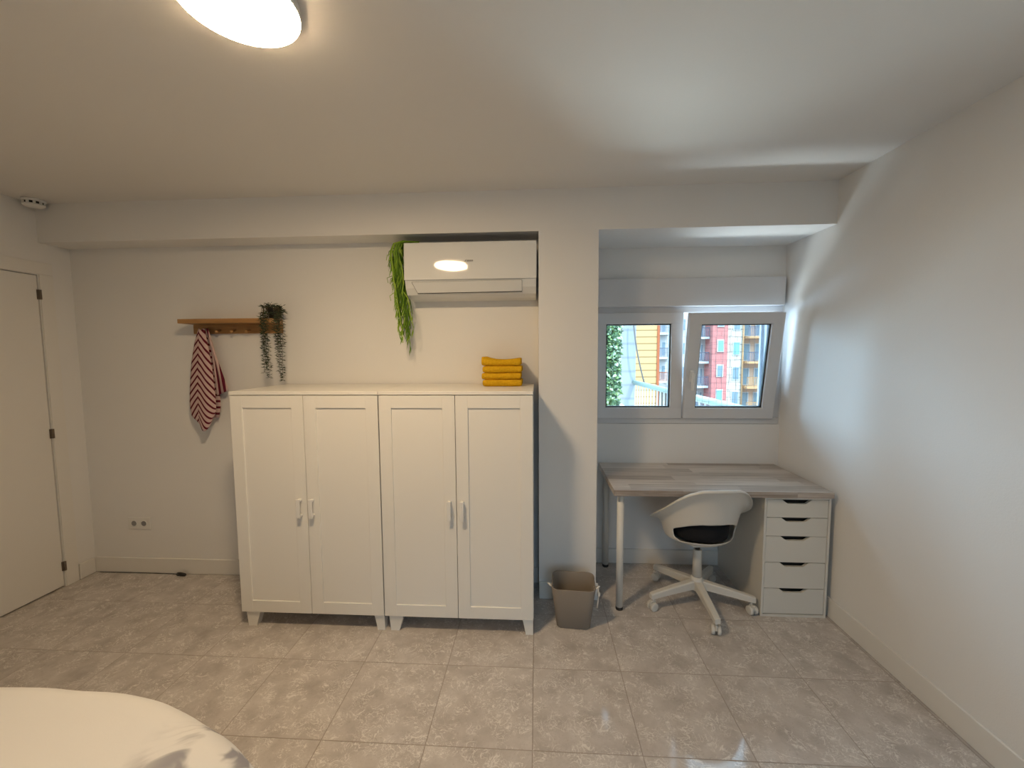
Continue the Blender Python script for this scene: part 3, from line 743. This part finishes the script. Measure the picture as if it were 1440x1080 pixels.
for k in range(5):
    a = math.radians(53 + 72 * k - 6); m = Matrix.Rotation(a, 4, 'Z')
    t = bmesh.new()
    sec = [(0.030, 0.022, 0.098, 0.148), (0.18, 0.019, 0.086, 0.126), (0.300, 0.017, 0.074, 0.106), (0.312, 0.014, 0.074, 0.102)]
    rows = []
    for x, hw, z0, z1 in sec: rows.append([t.verts.new(p) for p in ((x, -hw, z0), (x, hw, z0), (x, hw, z1 - 0.006), (x, hw - 0.006, z1), (x, -hw + 0.006, z1), (x, -hw, z1 - 0.006))])
    for r0, r1 in zip(rows, rows[1:]):
        for i in range(6): t.faces.new((r0[i], r0[(i + 1) % 6], r1[(i + 1) % 6], r1[i]))
    t.faces.new(rows[0]); t.faces.new(rows[-1])
    b = B(); merge(b, t, m); lg = obj('leg', b, W_CHAIR, ch)
    ca = math.radians((205, 320, 20, 250, 100)[k])
    cm = Matrix.Translation((0.292 * math.cos(a), 0.292 * math.sin(a), 0)) @ Matrix.Rotation(ca, 4, 'Z')
    b = B(); t = bmesh.new(); lathe(t, [(0.006, 0.045), (0.006, 0.078)], n=10); merge(b, t, cm)
    t = bmesh.new(); box(t, -0.024, 0.016, -0.0055, 0.0055, 0.026, 0.058, 0.003); merge(b, t, cm)
    cs = obj('caster', b, W_CHAIR, lg)
    for sgn in (-1, 1):
        b = B(); wm = cm @ Matrix.Translation((-0.006, sgn * 0.0155, 0.0255)) @ Matrix.Rotation(PI / 2, 4, 'X')
        lathe(b, [(0.012, -0.009), (0.022, -0.009), (0.0252, -0.006), (0.0252, 0.006), (0.022, 0.009), (0.012, 0.009)], n=24, mtx=wm)
        obj('wheel', b, W_CHAIR, cs)

# ================================================================== WASTE BASKET
wb = thing('waste_basket', 'taupe square waste basket with rope handles in front of the pillar', 'basket', (0.205, 2.262, 0), math.radians(-4))
def rr(hx, hy, z, rad, n=6):
    pts = []
    for (cx, cy, a0) in ((hx - rad, hy - rad, 0), (-hx + rad, hy - rad, 90), (-hx + rad, -hy + rad, 180), (hx - rad, -hy + rad, 270)):
        for i in range(n + 1):
            a = math.radians(a0 + 90 * i / n); pts.append((cx + rad * math.cos(a), cy + rad * math.sin(a), z))
    return pts
b = B(); rows = []
for hx, hy, z, rad in ((0.088, 0.068, 0.0, 0.025), (0.092, 0.072, 0.004, 0.03), (0.106, 0.088, 0.12, 0.035), (0.120, 0.102, 0.235, 0.04), (0.1185, 0.1005, 0.2385, 0.04), (0.115, 0.097, 0.235, 0.038), (0.100, 0.083, 0.10, 0.032), (0.086, 0.068, 0.008, 0.025)):
    rows.append([b.verts.new(p) for p in rr(hx, hy, z, rad)])
n = len(rows[0])
for r0, r1 in zip(rows, rows[1:]):
    for i in range(n): f = b.faces.new((r0[i], r0[(i + 1) % n], r1[(i + 1) % n], r1[i])); f.smooth = True
b.faces.new(rows[0][::-1]); b.faces.new(rows[-1])
obj('bin_body', b, M_BIN, wb)
for s in (-1, 1):
    b = B()
    tube(b, [(s * 0.112, -0.050, 0.222), (s * 0.128, -0.052, 0.232), (s * 0.137, -0.046, 0.240), (s * 0.140, -0.034, 0.232), (s * 0.137, -0.020, 0.222), (s * 0.128, -0.012, 0.216), (s * 0.112, -0.012, 0.214)], 0.0048, 8)
    if s > 0: tube(b, [(s * 0.134, -0.050, 0.232), (s * 0.136, -0.056, 0.200), (s * 0.132, -0.060, 0.160), (s * 0.128, -0.058, 0.125)], 0.0042, 8)
    if s > 0: tube(b, [(s * 0.138, -0.040, 0.200), (s * 0.136, -0.054, 0.192)], 0.009, 8)
    obj('rope_handle', b, M_ROPE, wb, True)

# ================================================================== BED
bed = thing('bed', 'bed with a white duvet at the lower left, partly in view', 'bed', (-1.38, 0.0, 0))
BX0, BX1, BY0, BY1 = -0.80, 0.80, -1.0, 0.84
obj('bed_base', box(B(), BX0, BX1, BY0, BY1 - 0.02, 0.06, 0.26, 0.01), mat('bed_base_fabric', (0.55, 0.52, 0.48), 0.9), bed)
for x in (BX0 + 0.06, BX1 - 0.06):
    for y in (BY0 + 0.06, BY1 - 0.1): obj('leg', lathe(B(), [(0.022, 0.0), (0.028, 0.0595)], (x, y, 0), 16), M_BLACK, bed)
obj('mattress', box(B(), BX0, BX1, BY0, BY1 - 0.01, 0.2605, 0.49, 0.06, 3), mat('mattress_ticking', (0.8, 0.8, 0.78), 0.9), bed)
def duvet():
    bm = B(); NXg, NYg = 70, 90
    hx, hy = 1.16, 1.12; top = 0.600
    g = []
    import mathutils
    for j in range(NYg + 1):
        row = []
        for i in range(NXg + 1):
            u, v = 2 * i / NXg - 1, 2 * j / NYg - 1
            # square -> rounded outline
            x, y = hx * u, hy * v
            e = (abs(u) ** 2.3 + abs(v) ** 2.3) ** (1 / 2.3)
            mx = max(abs(u), abs(v), 1e-6); k = mx / max(e, 1e-6)
            x, y = x * k, y * k
            fall = max(0.0, (mx - 0.88) / 0.12)
            z = top - 0.34 * (1 - math.sqrt(max(0, 1 - min(1, fall) ** 2.2))) 
            nz = mathutils.noise.noise(Vector((x * 3.0, y * 3.0, 1.3))) * 0.018 + mathutils.noise.noise(Vector((x * 7, y * 7, 4))) * 0.007
            z += nz * (0.4 + 0.6 * fall)
            row.append(bm.verts.new((x, y, z)))
        g.append(row)
    for j in range(NYg):
        for i in range(NXg): f = bm.faces.new((g[j][i], g[j][i + 1], g[j + 1][i + 1], g[j + 1][i])); f.smooth = True
    return bm
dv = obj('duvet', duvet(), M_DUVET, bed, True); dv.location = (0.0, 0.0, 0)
md = dv.modifiers.new('thick', 'SOLIDIFY'); md.thickness = 0.03; md.offset = -1

# ================================================================== OUTSIDE THE WINDOW
M_BLUEW = m_bricks('pale_blue_render', (0.25, 0.265, 0.275), (0.245, 0.26, 0.27), (0.20, 0.215, 0.23), 1.6, 0.28)
M_ORANGE = m_bricks('orange_brick', (0.54, 0.34, 0.15), (0.52, 0.32, 0.14), (0.26, 0.16, 0.07), 40.0, 0.22)
M_PINK = m_bricks('coral_render', (0.46, 0.17, 0.15), (0.44, 0.16, 0.145), (0.36, 0.13, 0.12), 1.2, 0.6)
M_CREAM = m_bricks('cream_render', (0.54, 0.48, 0.40), (0.52, 0.46, 0.38), (0.36, 0.30, 0.25), 1.3, 0.8)
M_SLABW = mat('white_render', (0.48, 0.46, 0.44), 0.9)
M_SLABO = mat('orange_slab', (0.46, 0.26, 0.12), 0.9)
M_PINKP = mat('apricot_render', (0.52, 0.34, 0.23), 0.9)
M_WINB = mat('far_window_glass', (0.16, 0.22, 0.25), 0.3)
M_WINT = mat('turquoise_blind', (0.15, 0.33, 0.36), 0.8)
M_RAILB = mat('balcony_rail_blue', (0.12, 0.13, 0.18), 0.6)
M_RAILG = mat('pale_green_rail', (0.22, 0.30, 0.26), 0.4)
M_WHITEB = mat('white_baluster', (0.42, 0.42, 0.42), 0.5)
M_WIRE = mat('net_wire', (0.10, 0.09, 0.085), 0.6)
M_TERR = mat('terrace_tile', (0.74, 0.70, 0.64), 0.8, var=(3, (0.66, 0.62, 0.57)))
M_GROUND = mat('street_ground', (0.15, 0.145, 0.14), 0.9, var=(0.3, (0.11, 0.11, 0.105)))
M_RUST = mat('terracotta_edge', (0.34, 0.09, 0.03), 0.9)
struct('street_ground', box(B(), 2, 90, 10.5, 90, -9.2, -9.0), M_GROUND)
struct('terrace_slab', box(B(), 0.2, 2.6, YN + 0.262, 9.0, -0.4, -0.2), M_TERR)
tag(obj('terrace_wall', box(B(), 1.25, 2.02, 8.6, 8.85, -0.2, 2.6), M_BLUEW), 'pale blue rendered wall at the far end of the terrace, seen through the left sash', 'wall')

hd = thing('ivy_hedge', 'green ivy hedge panel on a white planter, seen through the left sash', 'hedge', (0.40, 5.0, -0.2))
obj('planter', box(B(), -0.15, 0.66, -0.10, 0.30, 0.0, 1.08, 0.01), M_SLABW, hd)
rnd = random.Random(5); b = B()
for i in range(5200):
    x, z = rnd.uniform(-0.12, 0.55), rnd.uniform(1.10, 2.25)
    side = rnd.random() < 0.22
    p = (0.55 + rnd.uniform(-0.03, 0.03), rnd.uniform(-0.05, 0.2), z) if side else (x, -0.05 + rnd.uniform(-0.05, 0.05), z)
    d = Vector((rnd.uniform(-1, 1), rnd.uniform(-0.9, -0.1), rnd.uniform(-1.2, 0.5)))
    leaf(b, p, d, rnd.uniform(0.045, 0.075), rnd.uniform(0.03, 0.05), Vector((rnd.uniform(-.5, .5), -1, rnd.uniform(-.2, .8))))
obj('leaves', b, M_IVY, hd)
obj('backing', box(B(), -0.12, 0.52, 0.0, 0.18, 1.08, 2.3), mat('hedge_core', (0.02, 0.05, 0.02), 0.9), hd)

rl = thing('terrace_railing', 'pale green handrail with white balusters along the terrace edge', 'railing', (2.0, 8.55, -0.2))
R0, R1 = Vector((-0.02, 0.0, 1.10)), Vector((0.22, -4.9, 1.10))
b = B(); tube(b, [R0, R1], 0.045, 12); obj('handrail', b, M_RAILG, rl)
b = B(); tube(b, [R0 - Vector((0, 0, 0.98)), R1 - Vector((0, 0, 0.98))], 0.02, 8); obj('bottom_rail', b, M_WHITEB, rl)
for k in range(30):
    p = R0.lerp(R1, (k + 0.5) / 30)
    obj('baluster', box(B(), p.x - 0.009, p.x + 0.009, p.y - 0.009, p.y + 0.009, 0.12, 1.07), M_WHITEB, rl)

cv = B(); pts = []
for i in range(20):
    t = i / 19; pts.append((1.93 + 0.24 * t - 0.04 * math.sin(PI * t), 8.5 - 0.05 * math.sin(PI * t), 2.10 - 1.2 * t + 0.1 * (1 - t) ** 2))
tag(obj('hanging_cable', tube(cv, pts, 0.014, 6), M_WIRE), 'thin dark cable hanging down the pale blue terrace wall', 'cable')

ob = thing('orange_building', 'tall orange banded building beyond the terrace, seen through the left sash', 'building', (3.0, 14.0, -9.0))
obj('facade', box(B(), -0.4, 0.97, 0, 6, 0, 13.5), M_ORANGE, ob); obj('corner_edge', box(B(), 0.97, 1.05, -0.03, 6, 0, 13.5), M_RUST, ob)

nt_ = B(); rnd = random.Random(9)
gx = [0.98 + 0.046 * k for k in range(18)]
for x in gx:
    tube(nt_, [(x + 0.006 * math.sin(z * 9 + x * 40), YN + 0.264 + 0.002 * math.sin(z * 5), z) for z in [0.96 + 0.05 * k for k in range(20)]], 0.0011, 4)
for k in range(16):
    z0 = 0.97 + 0.06 * k
    tube(nt_, [(x, YN + 0.264, z0 + 0.009 * math.sin(x * 16 + k) - 0.012 * (x - 1.3)) for x in [0.96 + 0.04 * q for q in range(23)]], 0.0011, 4)
tag(obj('wire_net', nt_, M_WIRE), 'thin wire safety net hung outside the right sash', 'net')

# apartment block: Y=45, px scale 13 per metre
ab = thing('apartment_building', 'tall apartment block with coral, cream and apricot bays and balconies, seen through the right sash', 'building', (14.0, 45.0, -9.0))
def AX(px, y=45.0): return (px - 758) / 584 * y * 1.004 - 14.0
def AZ(py): return 1.52 + (500 - py) / 584 * 45 + 9.0
obj('rear_block', box(B(), AX(880), AX(1130), 2.0, 14, 0, 19.5), M_SLABW, ab)
obj('coral_bay', box(B(), AX(997), AX(1017), 0.0, 2.0, 0, 19.5), M_PINK, ab)
obj('cream_bay', box(B(), AX(1017), AX(1039), 0.3, 2.0, 0, 19.5), M_CREAM, ab)
obj('apricot_bay', box(B(), AX(1039), AX(1075), 1.2, 2.0, 0, 19.5), M_PINKP, ab)
b = B(); tube(b, [(AX(1038.5), 0.2, 0), (AX(1038.5), 0.2, 19.5)], 0.09, 8); obj('drainpipe', b, M_SLABO, ab)
def win_far(x0, x1, z0, z1, y, m=M_WINB):
    w = obj('window', box(B(), x0, x1, y - 0.05, y + 0.05, z0, z1), M_SLABW, ab)
    obj('pane', box(B(), x0 + 0.10, x1 - 0.10, y - 0.08, y, z0 + 0.10, z1 - 0.10), m, w)
def balcony(x0, x1, z, y0, y1, slab, rail, hgt=1.0):
    s = obj('balcony', box(B(), x0, x1, y0, y1, z - 0.22, z), slab, ab)
    rb = B(); box(rb, x0, x1, y0, y0 + 0.06, z + hgt - 0.08, z + hgt)
    nb = max(4, int((x1 - x0) / 0.16))
    for q in range(nb + 1):
        x = x0 + (x1 - x0 - 0.05) * q / nb; box(rb, x, x + 0.05, y0, y0 + 0.05, z, z + hgt)
    obj('balcony_rail', rb, rail, s)
FL = 2.62
for k in range(-3, 3):
    z = AZ(500) + k * FL
    win_far(AX(1003), AX(1012), z - 0.1, z + 1.2, -0.02, M_WINB if k % 2 else M_WINT)
    win_far(AX(1025), AX(1035), z - 0.45, z + 1.0, 0.28, M_WINT if k == 0 else M_WINB)
    zb = z - 1.1
    balcony(AX(1041), AX(1074), zb, -0.5, 1.2, M_SLABO if k < 1 else M_SLABO, M_RAILB if k >= 0 else M_SLABO)
    win_far(AX(1044), AX(1054), zb + 0.05, zb + 1.9, 1.18); win_far(AX(1060), AX(1070), zb + 0.05, zb + 1.9, 1.18)
    balcony(AX(980), AX(996), zb, 0.6, 2.0, M_SLABW, M_RAILB)
    win_far(AX(983), AX(989), zb + 0.05, zb + 1.9, 1.98); win_far(AX(990), AX(995), zb + 0.05, zb + 1.9, 1.98)
    win_far(AX(962), AX(970), z - 0.4, z + 1.0, 1.98)
    balcony(AX(926), AX(945), zb + 0.5, 0.8, 2.0, M_SLABW, M_RAILB if k != -1 else M_RUST)
    win_far(AX(927), AX(934), zb + 0.55, zb + 2.2, 1.98); win_far(AX(936), AX(943), zb + 0.55, zb + 2.2, 1.98)

lb = thing('low_building', 'low grey-brown building beyond the terrace railing, seen between the balusters', 'building', (7.0, 26.0, -9.0))
obj('walls', box(B(), -1.3, 1.6, 0, 8, 0, 8.2), mat('brown_render', (0.11, 0.095, 0.08), 0.9, var=(0.8, (0.08, 0.07, 0.06))), lb)
obj('roof_edge', box(B(), -1.4, 1.7, -0.1, 8.1, 8.2, 8.3), mat('grey_roof_tile', (0.10, 0.09, 0.08), 0.9), lb)
